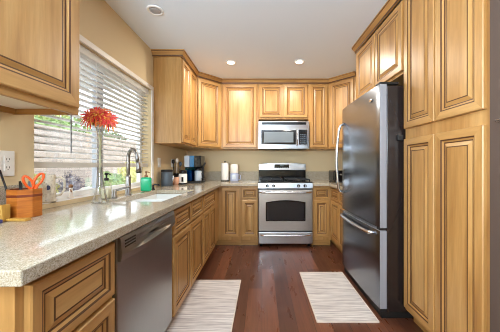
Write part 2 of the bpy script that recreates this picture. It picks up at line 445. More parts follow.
upper('wide single door wood wall cabinet, left of the microwave', (-.619, 3.62, 0), X, nY, .565, .309, [('door', .025, .54, D0, D1)])
upper('short two door wood wall cabinet directly above the microwave', (-.053, 3.62, 0), X, nY, .76, .309,
      [('door', .015, .372, 1.87, D1), ('door', .388, .745, 1.87, D1)], z0=1.845)
upper('narrow single door wood wall cabinet, right of the microwave', (.708, 3.62, 0), X, nY, .31, .309, [('door', .02, .285, D0, D1)])
RC = [(1.02, 3.62), (1.32, 3.321), (RX-.001, 3.321), (RX-.001, BY-.001), (1.02, BY-.001)]
dr = Vector((.30, .299)).length
upper('angled wood wall cabinet across the back right corner', (1.02, 3.62, 0), (.30, -.299, 0), (-.299, -.30, 0), dr, .3, [('door', .03, dr-.03, D0, D1)], poly=RC)
upper('short two door wood cabinet above the fridge', (1.06, 2.636, 0), nY, nX, .90, RX-1.061,
      [('door', .02, .44, 1.85, D1), ('door', .455, .87, 1.85, D1)], z0=1.83)
cabinet('pantry_cabinet', 'floor to ceiling wood pantry cabinet with four doors right of the fridge', (1.05, 1.735, 0), nY, nX, .66, RX-1.051, 0, UZ1,
        [('door', .01, .312, 1.405, D1), ('door', .322, .63, 1.405, D1), ('door', .01, .312, .115, 1.33), ('door', .322, .63, .115, 1.33)], toe=.09)
crown([(WX+.001, 2.712), (UF+.008, 2.712), (UF+.008, 3.316), (-.614, 3.612), (1.015, 3.612), (1.312, 3.318)], 'trim_2')
crown([(1.052, 2.636), (1.042, 2.62), (1.042, 1.08)], 'trim_3')
crown([(UF+.008, .52), (UF+.008, 1.211), (WX+.001, 1.211)], 'trim_4')

# ------------------------------------------------------------------ countertops and backsplashes
def slab(outer, holes, name, label, cat, z0=.852, z1=CT):
    bm = bmesh.new(); edges = []
    for loop in [outer]+holes:
        vs_ = [bm.verts.new((x, y, z1)) for x, y in loop]
        edges += [bm.edges.new((vs_[i], vs_[(i+1) % len(vs_)])) for i in range(len(vs_))]
    r = bmesh.ops.triangle_fill(bm, edges=edges, use_beauty=True)
    fs = [g for g in r['geom'] if isinstance(g, bmesh.types.BMFace)]
    ex = bmesh.ops.extrude_face_region(bm, geom=fs)
    bmesh.ops.translate(bm, verts=[g for g in ex['geom'] if isinstance(g, bmesh.types.BMVert)], vec=(0, 0, z0-z1))
    mb = MB(); mb.bm.free(); mb.bm = bm; mb.mi('granite')
    o = mb.build(name, org=(outer[0][0], outer[0][1], z0), bevel=.004); return tag(o, label, cat)
CX = -.568
SX0, SX1, SY0, SY1 = -1.07, -.69, 1.63, 2.41
slab([(WX, .559), (CX, .559), (CX, 3.288), (-.056, 3.288), (-.056, BY), (WX, BY)], [[(SX0, SY0), (SX1, SY0), (SX1, SY1), (SX0, SY1)]],
     'countertop', 'long L shaped speckled granite countertop holding the sink, left of the stove', 'countertop')
slab([(.710, 3.288), (.93, 3.288), (.93, 2.61), (RX, 2.61), (RX, BY), (.710, BY)], [], 'countertop', 'short granite countertop between the stove and the fridge', 'countertop')
tag(B(WX, WX+.02, .559, 1.30, CT, 1.042, 'granite').build('backsplash', org=(WX, 1, CT), bevel=.002), 'low granite strip on the left wall under the near outlet', 'backsplash')
tag(B(WX, -.056, BY-.02, BY, CT, 1.042, 'granite').build('backsplash', org=(-.6, BY, CT), bevel=.002), 'low granite strip along the back wall left of the stove', 'backsplash')
tag(B(.71, RX, BY-.02, BY, CT, 1.042, 'granite').build('backsplash', org=(1.2, BY, CT), bevel=.002), 'low granite strip along the back wall right of the stove', 'backsplash')

# sink: two undermount bowls
sk = thing('kitchen_sink', 'white double bowl sink set into the granite in front of the window', 'sink', ((SX0+SX1)/2, (SY0+SY1)/2, .852))
def bowl(y0, y1, z):
    mb = MB(); a, b = SX0+.002, SX1-.002; i = .022; zt = .851; th = .012
    def ring(k, zz): return [mb.v(p) for p in ((a+k, y0+k, zz), (b-k, y0+k, zz), (b-k, y1-k, zz), (a+k, y1-k, zz))]
    L = [ring(-.012, zt), ring(0, zt), ring(.004, zt-.02), ring(.012, z+.03), ring(.035, z), ]
    O = [ring(-.012, zt-.02), ring(-.006, z-.012)]
    seq = [O[1], O[0]]+L
    for p, q in zip(seq, seq[1:]):
        for e in range(4): mb.face([p[e], p[(e+1) % 4], q[(e+1) % 4], q[e]], 'porcelain')
    mb.face(L[-1], 'porcelain'); mb.face(O[1][::-1], 'porcelain')
    o = mb.build('bowl', sk, bevel=.004)
    d = MB(); d.lathe(((a+b)/2, (y0+y1)/2, z+.001), [(.045, 0), (.045, .003), (.03, .003), (.028, 0)], 'handle_steel'); d.build('drain', o)
bowl(SY0+.012, 2.03, .66); bowl(2.05, SY1-.012, .69)
B(SX0+.003, SX1-.003, 2.0421, 2.0379, .66, .85, 'porcelain').build('divider', sk)

# ------------------------------------------------------------------ dishwasher
dw = thing('dishwasher', 'stainless steel dishwasher under the left counter with a sculpted top handle band', 'dishwasher', (-.9, 1.289, 0))
DY0, DY1 = .985, 1.594
B(WX+.05, -.63, DY0+.004, DY1-.004, .1, .845, 'black_matte').build('tub', dw)
B(WX+.05, -.68, DY0+.01, DY1-.01, 0, .1, 'black_matte').build('toe_kick', dw)
B(-.63, -.603, DY0+.003, DY1-.003, .105, .838, 'washer_steel').build('door', dw, bevel=.004)
# control band: its lower edge bows down towards the near side, with a scooped pocket
cp = MB(); N = 24
for i in range(N):
    a, b = i/N, (i+1)/N
    def sec(q):
        y = DY0+.004+q*(DY1-DY0-.008); zl = .735-.012*math.sin(PI*q)
        pk = max(0, 1-((q-.55)/.33)**2)
        return [(-.603, y, zl), (-.588+.006*math.sin(PI*q), y, zl+.004), (-.583+.004*math.sin(PI*q), y, zl+.030), (-.583-.018*pk, y, zl+.036+.004*pk), (-.587-.018*pk, y, zl+.060), (-.587, y, .815), (-.592, y, .838), (-.603, y, .838)]
    A, Bq = sec(a), sec(b); va = [cp.v(p) for p in A]; vb = [cp.v(p) for p in Bq]
    for k in range(len(A)):
        j = (k+1) % len(A); cp.face([va[k], va[j], vb[j], vb[k]], 'washer_steel')
    if i == 0: cp.face(va, 'washer_steel')
    if i == N-1: cp.face(vb[::-1], 'washer_steel')
bmesh.ops.remove_doubles(cp.bm, verts=cp.bm.verts[:], dist=1e-5)
cp.build('control_band', dw)
v_ = MB()
for k in range(4): v_.box(-.589, -.5855, DY0+.03, DY0+.115, .775+k*.013, .781+k*.013, 'black_matte')
v_.build('vent', dw)

# ------------------------------------------------------------------ stove
st = thing('gas_stove', 'stainless steel gas range with black cooktop centred on the back wall', 'stove', (.327, 3.6, 0))
sx0, sx1 = -.052, .706; SF = 3.285
B(sx0, sx1, SF+.03, 3.90, .06, .895, 'black_matte').build('body', st, bevel=.003)
for x in (sx0+.04, sx1-.04):
    for y in (SF+.08, 3.85): MB().lathe((x, y, 0), [(.018, 0), (.018, .06)], 'black_matte', 12).build('foot', st)
dr_ = B(sx0+.004, sx1-.004, SF, SF+.03, .055, .215, 'steel').build('drawer', st, bevel=.005)
def bar_handle(name, parent, xa, xb, y, z, off, r):
    mb = MB(); pts = [(xa, y, z)]+[(xa+.02+(xb-xa-.04)*i/8, y-off-.006*math.sin(PI*i/8), z) for i in range(9)]+[(xb, y, z)]
    mb.tube(pts, r, 'handle_steel', 10); return mb.build(name, parent)
bar_handle('handle', dr_, sx0+.03, sx1-.03, SF+.002, .178, .03, .010)
od = B(sx0+.004, sx1-.004, SF, SF+.03, .232, .805, 'steel').build('oven_door', st, bevel=.005)
wn_ = MB(); xa, xb, za, zb = .06, .595, .375, .625
arch = [(xa, za), (xb, za), (xb, zb)]+[(xb-(xb-xa)*i/12, zb+.028*math.sin(PI*i/12)) for i in range(1, 12)]+[(xa, zb)]
wn_.extr([(x, SF-.002, z) for x, z in arch], (0, .01, 0), 'oven_glass'); ow = wn_.build('oven_window', od, bevel=.001)
bz = MB(); cx_, cz_ = (xa+xb)/2, (za+zb)/2
pin = [(cx_+(x-cx_)*.955, SF-.003, cz_+(z-cz_)*.92) for x, z in arch]; pout = [(cx_+(x-cx_)*1.03, SF-.003, cz_+(z-cz_)*1.05) for x, z in arch]
a_ = [bz.v(p) for p in pin]; b_ = [bz.v(p) for p in pout]; a2 = [bz.v(Vector(p)+Vector((0, .004, 0))) for p in pin]; b2 = [bz.v(Vector(p)+Vector((0, .004, 0))) for p in pout]
for i in range(len(arch)):
    j = (i+1) % len(arch)
    for q in ([a_[i], a_[j], b_[j], b_[i]], [a2[j], a2[i], b2[i], b2[j]], [a_[j], a_[i], a2[i], a2[j]], [b_[i], b_[j], b2[j], b2[i]]): bz.face(q, 'black_gloss')
bz.build('window_bezel', od)
bar_handle('handle', od, sx0+.025, sx1-.025, SF+.002, .772, .045, .014)
cpn = MB(); cpn.extr([(sx0, SF-.01, .822), (sx0, SF+.03, .822), (sx0, SF+.06, .9), (sx0, SF+.006, .9)], (sx1-sx0, 0, 0), 'steel'); cpn = cpn.build('control_panel', st, bevel=.004)
for x in (.073, .16, .505, .595):
    k = MB(); k.lathe((x, SF-.002, .858), [(.019, .004), (.022, -.002), (.020, -.024), (.016, -.028)], 'black_gloss', 20, 'Y'); k.box(x-.003, x+.003, SF-.036, SF-.028, .842, .874, 'grey_text')
    k.build('knob', st)
ct = B(sx0, sx1, SF+.01, 3.86, .896, .914, 'black_gloss').build('cooktop', st, bevel=.004)
for bx, by in ((.12, 3.44), (.53, 3.44), (.12, 3.70), (.53, 3.70)):
    k = MB(); k.lathe((bx, by, .9145), [(.045, 0), (.045, .010), (.032, .012), (.032, .020), (.02, .022)], 'black_matte', 20); k.build('burner', st)
for gx0, gx1 in ((sx0+.03, .300), (.352, sx1-.03)):
    g_ = MB(); zt = .9145; H = .032
    for x in (gx0, gx1-.014): g_.box(x, x+.014, SF+.05, 3.82, zt+H-.014, zt+H, 'black_matte')
    for y in (SF+.05, 3.565, 3.806): g_.box(gx0, gx1, y, y+.014, zt+H-.014, zt+H, 'black_matte')
    mx_ = (gx0+gx1)/2; g_.box(mx_-.006, mx_+.006, SF+.05, 3.82, zt+H-.014, zt+H, 'black_matte')
    for y in (3.44, 3.70): g_.box(gx0, gx1, y-.006, y+.006, zt+H-.014, zt+H, 'black_matte')
    for x in (gx0, gx1-.014):
        for y in (SF+.05, 3.806): g_.box(x, x+.014, y, y+.014, zt, zt+H, 'black_matte')
    g_.build('grate', st)
bgd = MB(); bgd.box(sx0, sx1, 3.84, 3.905, .914, 1.065, 'black_gloss'); bgd.build('backguard', st, bevel=.003)
bp = MB(); top = [(sx0, 3.80), (sx1, 3.80)]
N = 14; pl = [(sx0-.002, 1.065)]+[(sx1+.002, 1.065)]+[(sx1+.002-(sx1-sx0+.004)*i/N, 1.165+.022*math.sin(PI*i/N)) for i in range(N+1)]
bp.extr([(x, 3.815, z) for x, z in pl], (0, .09, 0), 'steel'); bp = bp.build('backguard_panel', st, bevel=.006)
B(.20, .435, 3.811, 3.816, 1.10, 1.158, 'display').build('display', bp)
d_ = MB()
for k in range(6): d_.box(.215+k*.036, .238+k*.036, 3.8095, 3.8115, 1.108, 1.114, 'grey_text')
d_.box(.29, .345, 3.8095, 3.8115, 1.13, 1.148, 'micro_glass')
d_.build('buttons', bp)

# ------------------------------------------------------------------ microwave
mw = thing('microwave', 'stainless over the range microwave hanging under the short wall cabinet', 'microwave', (.327, 3.7, 1.39))
mf = 3.53
B(sx0, sx1, mf+.03, BY-.001, 1.392, 1.80, 'black_matte').build('body', mw, bevel=.003)
md = MB(); NN = 10
pl = [(sx0, mf+.03)]+[(sx0+(sx1-sx0)*i/NN, mf+.012-.012*math.sin(PI*i/NN)) for i in range(NN+1)]+[(sx1, mf+.03)]
md.prism(pl, 1.39, 1.80, 'steel'); md = md.build('front', mw, bevel=.003)
B(-.005, .655, mf-.004, mf+.012, 1.748, 1.785, 'black_gloss').build('vent', mw)
B(-.012, .505, mf-.003, mf+.012, 1.452, 1.668, 'black_gloss').build('door_frame', mw, bevel=.004)
B(.03, .468, mf-.0045, mf+.001, 1.482, 1.642, 'micro_glass').build('window', mw, bevel=.002)
h_ = MB(); h_.tube([(.522, mf+.002, 1.44), (.522, mf-.032, 1.455), (.522, mf-.036, 1.56), (.522, mf-.032, 1.665), (.522, mf+.002, 1.68)], .011, 'handle_steel'); h_.build('handle', mw)
B(.548, .67, mf-.001, mf+.012, 1.452, 1.675, 'black_gloss').build('control_panel', mw, bevel=.003)
k = MB(); k.box(.565, .652, mf-.0025, mf+.001, 1.635, 1.66, 'display')
for r in range(5):
    for c in range(3): k.box(.568+c*.03, .588+c*.03, mf-.002, mf+.001, 1.47+r*.03, 1.484+r*.03, 'canister_grey')
k.build('keypad', mw)

# ------------------------------------------------------------------ fridge
fr = thing('fridge', 'tall stainless steel fridge with bottom freezer drawer and black sides', 'fridge', (1.2, 2.17, 0))
FY0, FY1 = 1.757, 2.578; fx = .862
B(fx+.066, 1.58, FY0+.003, FY1-.003, .05, 1.735, 'black_side').build('body', fr, bevel=.004)
B(fx+.03, 1.5, FY0+.01, FY1-.01, 0.0, .05, 'black_matte').build('grille', fr, bevel=.003)
def fridge_door(name, z0, z1):
    mb = MB(); n_ = 12
    pl = [(fx+.012-.012*math.sin(PI*i/n_)**.6 if 0 < i < n_ else fx+.012, FY0+(FY1-FY0)*i/n_) for i in range(n_+1)]
    a = [mb.v((x, y, z0)) for x, y in pl]; b = [mb.v((x, y, z1)) for x, y in pl]; xb_ = fx+.064
    for i in range(n_): mb.face([a[i], a[i+1], b[i+1], b[i]], 'fridge_steel', True)
    c0, c1, c2, c3 = mb.v((xb_, FY0, z0)), mb.v((xb_, FY1, z0)), mb.v((xb_, FY0, z1)), mb.v((xb_, FY1, z1))
    mb.face([a[0], b[0], c2, c0], 'door_edge'); mb.face([a[-1], c1, c3, b[-1]], 'door_edge'); mb.face([c0, c2, c3, c1], 'door_edge')
    mb.face(a[::-1]+[c0, c1], 'door_edge'); mb.face(b+[c3, c2], 'door_edge')
    return mb.build(name, fr, bevel=.003)
ud = fridge_door('fridge_door', .675, 1.745); fd = fridge_door('freezer_drawer', .075, .655)
h_ = MB(); hz = [(.86, fx+.01), (.87, .825), (.90, .808)]+[(.90+.60*i/8, .808-.022*math.sin(PI*i/8)) for i in range(1, 8)]+[(1.50, .808), (1.56, .828), (1.58, fx+.01)]
h_.tube([(x, 2.50, z) for z, x in hz], .013, 'handle_steel', 10); h_.build('handle', ud)
h_ = MB(); pts = [(fx+.01, 1.83, .625), (.838, 1.835, .622)]+[(.832-.016*math.sin(PI*i/8), 1.86+.62*i/8, .618) for i in range(9)]+[(.838, 2.505, .622), (fx+.01, 2.51, .625)]
h_.tube(pts, .014, 'handle_steel', 10); h_.build('handle', fd)
k = MB(); k.lathe((fx+.001, 1.885, 1.655), [(.012, .001), (.012, -.003), (.009, -.0035)], 'handle_steel', 20, 'X')
for vv in k.bm.verts: vv.co.y = 1.885+(vv.co.y-1.885)*2.2
k.build('badge', ud)
B(fx+.015, fx+.16, FY0+.01, FY0+.08, 1.746, 1.765, 'black_matte').build('hinge_cover', fr, bevel=.005)
B(fx+.015, fx+.10, FY0+.012, FY0+.06, .656, .674, 'black_matte').build('hinge', fr, bevel=.002)
B(fx+.012, fx+.07, FY0+.008, FY0+.07, .05, .074, 'black_matte').build('hinge', fr, bevel=.002)
tag(B(1.00, 1.035, 1.738, 1.7585, 1.325, 1.365, 'black_matte').build('safety_latch', org=(1.02, 1.75, 1.345), bevel=.002), 'small black latch bridging fridge side and pantry cabinet', 'latch')

# ------------------------------------------------------------------ blinds
bl = thing('window_blind', 'white horizontal slat blind lowered halfway over the window', 'blind', (WX-.05, 2, 1.15))
bx0, bx1 = WX-.075, WX-.025; by0, by1 = OY0+.006, OY1-.006
B(bx0-.003, bx1+.004, by0, by1, OZ1-.055, OZ1-.001, 'slat_white').build('headrail', bl, bevel=.003)
sl = MB(); zz = 1.185
while zz < OZ1-.065:
    dz = .0015
    pts = [(bx0, zz-dz), ((bx0+bx1)/2, zz+.003), (bx1, zz+dz)]
    a = [sl.v((x, by0+.003, z)) for x, z in pts]; b = [sl.v((x, by1-.003, z)) for x, z in pts]
    a2 = [sl.v((x, by0+.003, z+.0028)) for x, z in pts]; b2 = [sl.v((x, by1-.003, z+.0028)) for x, z in pts]
    for i in range(2): sl.face([a[i], a[i+1], b[i+1], b[i]], 'slat_white', True); sl.face([a2[i+1], a2[i], b2[i], b2[i+1]], 'slat_white', True)
    sl.face([a[0], b[0], b2[0], a2[0]], 'slat_white'); sl.face([a[2], a2[2], b2[2], b[2]], 'slat_white')
    sl.face([a[0], a2[0], a2[1], a[1]], 'slat_white'); sl.face([a[1], a2[1], a2[2], a[2]], 'slat_white')
    sl.face([b[0], b[1], b2[1], b2[0]], 'slat_white'); sl.face([b[1], b[2], b2[2], b2[1]], 'slat_white')
    zz += .0425
sl.build('slats', bl)
B(bx0, bx1, by0+.003, by1-.003, 1.126, 1.162, 'rail_backlit').build('bottom_rail', bl, bevel=.003)
for y in (1.50, 1.82, 2.16, 2.49):
    c_ = MB(); c_.tube([(bx1+.003, y, 1.15), (bx1+.003, y, OZ1-.05)], .0012, 'slat_white', 6); c_.build('ladder_cord', bl)
wd = MB(); wd.tube([(bx1+.016, 1.565, 1.22), (bx1+.012, 1.565, OZ1-.03)], .004, 'pen_grey', 8); wd.build('tilt_wand', bl)

# ------------------------------------------------------------------ ceiling lamps
def downlight(x, y, lit, label):
    t = thing('ceiling_light', label, 'ceiling light', (x, y, CEIL), 'recessed ceiling lights')
    k = MB(); k.lathe((x, y, CEIL), [(.068, 0), (.068, -.004), (.062, -.008), (.050, -.008), (.047, -.002)], 'white_plastic', 32); k.build('trim_ring', t)
    k = MB(); k.lathe((x, y, CEIL), [(.046, -.001), (.046, -.005), (.03, -.0065)], 'lamp_lens' if lit else 'lamp_lens_off', 32); k.build('lens', t)
    if lit:
        ld = bpy.data.lights.new('lamp', 'AREA'); ld.shape = 'DISK'; ld.size = .1; ld.energy = DOWNLIGHT; ld.color = (1, .90, .76)
        lo = bpy.data.objects.new('lamp', ld); C.objects.link(lo); lo.parent = t; lo.location = (0, 0, -.014)
downlight(-.395, 3.01, True, 'small lit recessed light above the left end of the back cabinets')
downlight(.472, 2.99, True, 'small lit recessed light above the microwave and right of the other lit one')
downlight(-.90, 2.0, False, 'unlit grey recessed light in the ceiling near the window')

# ------------------------------------------------------------------ rugs
def rug(x0, x1, y0, y1, label):
    t = thing('rug', label, 'rug', ((x0+x1)/2, (y0+y1)/2, 0), 'woven kitchen floor mats')
    B(x0+.008, x1-.008, y0+.008, y1-.008, .0005, .011, 'rug_weave').build('weave', t, bevel=.002)
    h = MB(); h.box(x0, x1, y0, y0+.008, .0005, .012, 'rug_hem'); h.box(x0, x1, y1-.008, y1, .0005, .012, 'rug_hem')
    h.box(x0, x0+.008, y0+.008, y1-.008, .0005, .012, 'rug_hem'); h.box(x1-.008, x1, y0+.008, y1-.008, .0005, .012, 'rug_hem'); h.build('hem', t)
rug(-.662, -.207, 1.56, 2.34, 'cream and grey streaked mat on the floor in front of the sink cabinet')
rug(.397, .85, 1.715, 2.513, 'cream and grey streaked mat on the floor in front of the fridge')

# ------------------------------------------------------------------ wall plates
def plate(name, P, w, h, label, cat, gangs):
    t = thing(name, label, cat, P); x, y, z = P
    B(x, x+.006, y-w/2, y+w/2, z-h/2, z+h/2, 'white_plastic').build('plate', t, bevel=.002)
    for g, kind in enumerate(gangs):
        cy = y+(g-(len(gangs)-1)/2)*.046
        if kind == 'socket':
            for dz in (-.02, .02):
                k = MB(); k.box(x+.006, x+.009, cy-.016, cy+.016, z+dz-.015, z+dz+.015, 'white_plastic')
                for s_ in (-.006, .006): k.box(x+.009, x+.0095, cy+s_-.0012, cy+s_+.0012, z+dz-.004, z+dz+.006, 'black_matte')
                k.box(x+.009, x+.0095, cy-.002, cy+.002, z+dz-.011, z+dz-.007, 'black_matte'); k.build('socket', t)
        else: B(x+.006, x+.010, cy-.016, cy+.016, z-.033, z+.033, 'white_plastic').build('switch_rocker', t, bevel=.001)
plate('wall_outlet', (WX, 1.135, 1.15), .115, .124, 'white double outlet plate on the tan wall under the near wall cabinet', 'outlet', ['socket', 'socket'])
plate('light_switch', (WX, 2.875, 1.175), .07, .115, 'white single switch plate on the wall above the grey canister', 'switch', ['rocker'])
plate('wall_outlet', (WX, 3.31, 1.175), .115, .115, 'white outlet plate on the left wall behind the jars, right of the switch', 'outlet', ['rocker', 'socket'])

# ------------------------------------------------------------------ faucet and sink accessories
fc = thing('faucet', 'tall brushed nickel gooseneck faucet behind the sink', 'faucet', (-1.14, 2.02, CT))
k = MB(); k.lathe((-1.14, 2.02, CT), [(.028, 0), (.028, .006), (.021, .012), (.020, .15), (.0165, .165)], 'nickel'); k.build('base', fc)
ax = Vector((.88, -.47, 0)); p0 = Vector((-1.14, 2.02, 0)); R = .058
pts = [p0+Vector((0, 0, CT+.10)), p0+Vector((0, 0, CT+.25)), p0+Vector((0, 0, CT+.305))]
pts += [p0+ax*(R-R*math.cos(a))+Vector((0, 0, CT+.315+R*1.15*math.sin(a))) for a in [PI*i/12 for i in range(0, 12)]]
pts += [p0+ax*(2*R+.003)+Vector((0, 0, CT+.315)), p0+ax*(2*R+.012)+Vector((0, 0, CT+.28))]
k = MB(); k.tube(pts, .0145, 'nickel', 12); k.build('gooseneck', fc)
e = p0+ax*(2*R+.012)+Vector((0, 0, CT+.28)); dn = (ax*.16+Vector((0, 0, -1))).normalized()
k = MB(); k.tube([e, e+dn*.012, e+dn*.05, e+dn*.085], [.014, .016, .018, .022], 'nickel', 14); hd = k.build('spray_head', fc)
k = MB(); k.tube([e+dn*.0851, e+dn*.094], [.021, .018], 'black_matte', 14); k.build('nozzle', hd)
lv = thing('tap_lever', 'short nickel side tap lever on the counter between faucet and clear soap bottle', 'lever', (-1.15, 1.845, CT))
k = MB(); k.lathe((-1.15, 1.845, CT), [(.022, 0), (.022, .006), (.016, .012), (.016, .055), (.012, .062)], 'nickel'); k.build('base', lv)
k = MB(); k.tube([(-1.15, 1.845, CT+.052), (-1.10, 1.88, CT+.068), (-1.06, 1.91, CT+.078)], [.009, .008, .007], 'nickel'); k.build('handle', lv)
sp = thing('soap_spout', 'small dark soap spout on the counter right of the green bottle', 'dispenser', (-1.12, 2.40, CT))
k = MB(); k.lathe((-1.12, 2.44, CT), [(.02, 0), (.02, .006), (.012, .010), (.012, .045)], 'black_gloss'); k.build('base', sp)
k = MB(); k.tube([(-1.12, 2.44, CT+.043), (-1.10, 2.43, CT+.055), (-1.05, 2.41, CT+.05), (-1.045, 2.408, CT+.04)], .008, 'black_gloss'); k.build('spout', sp)

def pump(t, x, y, z, m, dirx=1):
    k = MB(); k.lathe((x, y, z), [(.016, 0), (.016, .018), (.006, .022), (.006, .042), (.012, .044), (.012, .055), (.006, .058)], m, 16)
    k.tube([(x, y, z+.05), (x+dirx*.02, y-.006, z+.052), (x+dirx*.036, y-.010, z+.044)], .0045, m, 8); k.build('pump', t)
t = thing('soap_bottle', 'clear soap bottle with black pump standing beside the glass vase', 'bottle', (-1.165, 1.775, CT))
k = MB(); k.lathe((-1.165, 1.775, CT), [(.030, .001), (.036, .006), (.036, .10), (.028, .118), (.015, .128), (.015, .135)], 'clear_glass', 24); k.build('bottle', t)
k = MB(); k.lathe((-1.165, 1.775, CT), [(.030, .004), (.032, .008), (.032, .075)], 'soap_label', 24); k.build('liquid', t)
pump(t, -1.165, 1.775, CT+.135, 'black_gloss')
t = thing('soap_bottle', 'bright green dish soap bottle behind the far end of the sink', 'bottle', (-1.11, 2.27, CT))
k = MB(); k.box(-1.158, -1.062, 2.245, 2.295, CT+.001, CT+.135, 'green_soap'); k.build('bottle', t, bevel=.016, seg=3)
pump(t, -1.11, 2.27, CT+.135, 'figurine_brown')

# ------------------------------------------------------------------ vase and flowers
VX, VY = -1.065, 1.56
k = MB(); pr = [(.046, .002), (.052, .006), (.048, .016), (.034, .06), (.022, .14), (.015, .24), (.0125, .33), (.014, .40), (.020, .47), (.026, .50)]
k.lathe((VX, VY, CT), pr+[(r-.003, h) for r, h in pr[::-1]][:-1]+[(.03, .014)], 'clear_glass', 28)
tag(k.build('glass_vase', org=(VX, VY, CT)), 'tall slender clear glass vase with flared foot on the counter by the window', 'vase')
def flower(cx, cy, cz, tilt, r, label, seed):
    rnd = random.Random(seed); t = thing('flower', label, 'flower', (VX, VY, CT+.04), 'orange flowers in the glass vase')
    c = Vector((cx, cy, cz)); ax_ = Vector(tilt).normalized(); u = ax_.orthogonal().normalized(); v_ = ax_.cross(u)
    k = MB()
    for layer, (np_, rr, lift) in enumerate(((22, 1.15, -.35), (20, 1.05, .25), (16, .8, .75), (12, .5, 1.1))):
        for i in range(np_):
            a = 2*PI*(i+.5*layer+rnd.uniform(-.3, .3))/np_; d = (u*math.cos(a)+v_*math.sin(a)); sd = ax_.cross(d)
            L = r*rr*rnd.uniform(.75, 1.2); w_ = r*.075; lf = lift+rnd.uniform(-.2, .2)
            p = [c+d*r*.08, c+d*L*.5+ax_*L*(lf*.45+.12), c+d*L*.85+ax_*L*lf*.6, c+d*L*1.02+ax_*L*(lf*.6-.12)]
            ws = [w_*.5, w_, w_*.9, w_*.2]; row = []
            for q, ww in zip(p, ws): row.append((k.v(q-sd*ww), k.v(q+ax_*ww*.45), k.v(q+sd*ww)))
            m_ = rnd.choice(['petal_red', 'petal_red', 'petal_pink', 'petal_orange'])
            for s_, (A, Bq) in enumerate(zip(row, row[1:])):
                mm = m_ if s_ < 2 else rnd.choice([m_, 'petal_orange', 'petal_yellow'])
                k.face([A[0], A[1], Bq[1], Bq[0]], mm, True); k.face([A[1], A[2], Bq[2], Bq[1]], mm, True)
    k.build('petals', t)
    k = MB(); k.ball(c+ax_*r*.12, r*.22, 'petal_orange'); k.build('flower_centre', t)
    k = MB(); b0 = Vector((VX+rnd.uniform(-.006, .006), VY+rnd.uniform(-.006, .006), CT+.06)); nk = Vector((VX+(cx-VX)*.15, VY+(cy-VY)*.15, CT+.44))
    k.tube([b0, (b0+nk)/2, nk, nk*.45+c*.55+Vector((0, 0, .004)), c], .002, 'stem', 7); k.build('stem', t)
    k = MB()
    for i in range(7):
        a = 2*PI*i/7+rnd.uniform(-.3, .3); d = Vector((math.cos(a), math.sin(a), 0)); q = c-ax_*.008; L = rnd.uniform(.035, .06); sd = Vector((-d.y, d.x, 0))*.009
        e_ = q+d*L*.55+Vector((0, 0, -L*.5)); g_ = q+d*L*.75+Vector((0, 0, -L*1.05))
        A = [k.v(q-sd*.4), k.v(q+sd*.4)]; Bq = [k.v(e_-sd), k.v(e_+sd)]; D = k.v(g_)
        k.face([A[0], A[1], Bq[1], Bq[0]], 'sepal'); k.face([Bq[0], Bq[1], D], 'sepal')
    k.build('sepals', t)
flower(VX-.038, VY-.03, CT+.560, (-.1, -.75, .5), .066, 'red orange flower on the left of the vase bouquet', 1)
flower(VX+.010, VY-.035, CT+.578, (.05, -.7, .75), .070, 'red orange flower at the top middle of the vase bouquet', 2)
flower(VX+.056, VY-.01, CT+.548, (.6, -.65, .4), .062, 'red orange flower on the right of the vase bouquet, hanging lowest', 3)
flower(VX-.012, VY+.045, CT+.570, (-.2, .4, .9), .06, 'red orange flower at the back of the vase bouquet', 4)

# ------------------------------------------------------------------ window sill and near counter
t = thing('stein', 'tall cream patterned stein standing on the sill beside the pencil holder', 'mug', (-1.285, 1.425, SILL))
k = MB(); k.lathe((-1.285, 1.425, SILL), [(.038, .0005), (.038, .012), (.035, .018), (.033, .15), (.035, .165), (.031, .166), (.029, .02)], 'stein', 28); k.build('body', t)
k = MB(); k.tube([(-1.262, 1.448, SILL+.145), (-1.245, 1.468, SILL+.15), (-1.232, 1.478, SILL+.13), (-1.232, 1.478, SILL+.07), (-1.246, 1.466, SILL+.04), (-1.263, 1.447, SILL+.035)], .006, 'stein'); k.build('handle', t)
k = MB(); k.lathe((-1.2625, 1.399, SILL+.09), [(.004, .0), (.014, .0005), (.014, -.003)], 'stein_emblem', 16, 'Y'); k.build('emblem', t)
t = thing('figurine', 'small brown and white figurine on the window sill right of the stein', 'figurine', (-1.29, 1.60, SILL))
k = MB(); k.lathe((-1.29, 1.60, SILL), [(.018, .0005), (.018, .008), (.008, .014), (.012, .03), (.009, .05), (.011, .065), (.004, .075)], 'figurine_white', 16)
k.build('body', t)
k = MB(); k.ball((-1.29, 1.60, SILL+.082), .013, 'figurine_brown'); k.tube([(-1.288, 1.592, SILL+.06), (-1.27, 1.58, SILL+.045)], .004, 'figurine_brown'); k.build('head', t)

hx, hy = -1.155, 1.155
t = thing('pencil_holder', 'orange wood pencil holder with dark band near the rim beside the outlet wall', 'pencil holder', (hx, hy, CT))
k = MB(); hexa = [(math.cos(PI*i/4+PI/8), math.sin(PI*i/4+PI/8)) for i in range(8)]
def ringp(r, z): return [k.v((hx+r*x, hy+r*y, z)) for x, y in hexa]
seq = [(.066, CT+.001, 'holder_wood'), (.066, CT+.098, 'holder_wood'), (.067, CT+.099, 'band'), (.067, CT+.110, 'band'), (.066, CT+.111, 'holder_wood'), (.067, CT+.135, 'holder_wood'), (.056, CT+.135, 'holder_wood'), (.056, CT+.02, 'band')]
pv = ringp(seq[0][0], seq[0][1]); k.face(pv[::-1], 'holder_wood')
for r, z, mm in seq[1:]:
    q = ringp(r, z)
    for i in range(8): k.face([pv[i], pv[(i+1) % 8], q[(i+1) % 8], q[i]], mm)
    pv = q
k.face(pv, 'band'); k.build('holder', t)
t = thing('scissors', 'orange handled scissors standing in the pencil holder', 'scissors', (hx+.035, hy+.02, CT+.03))
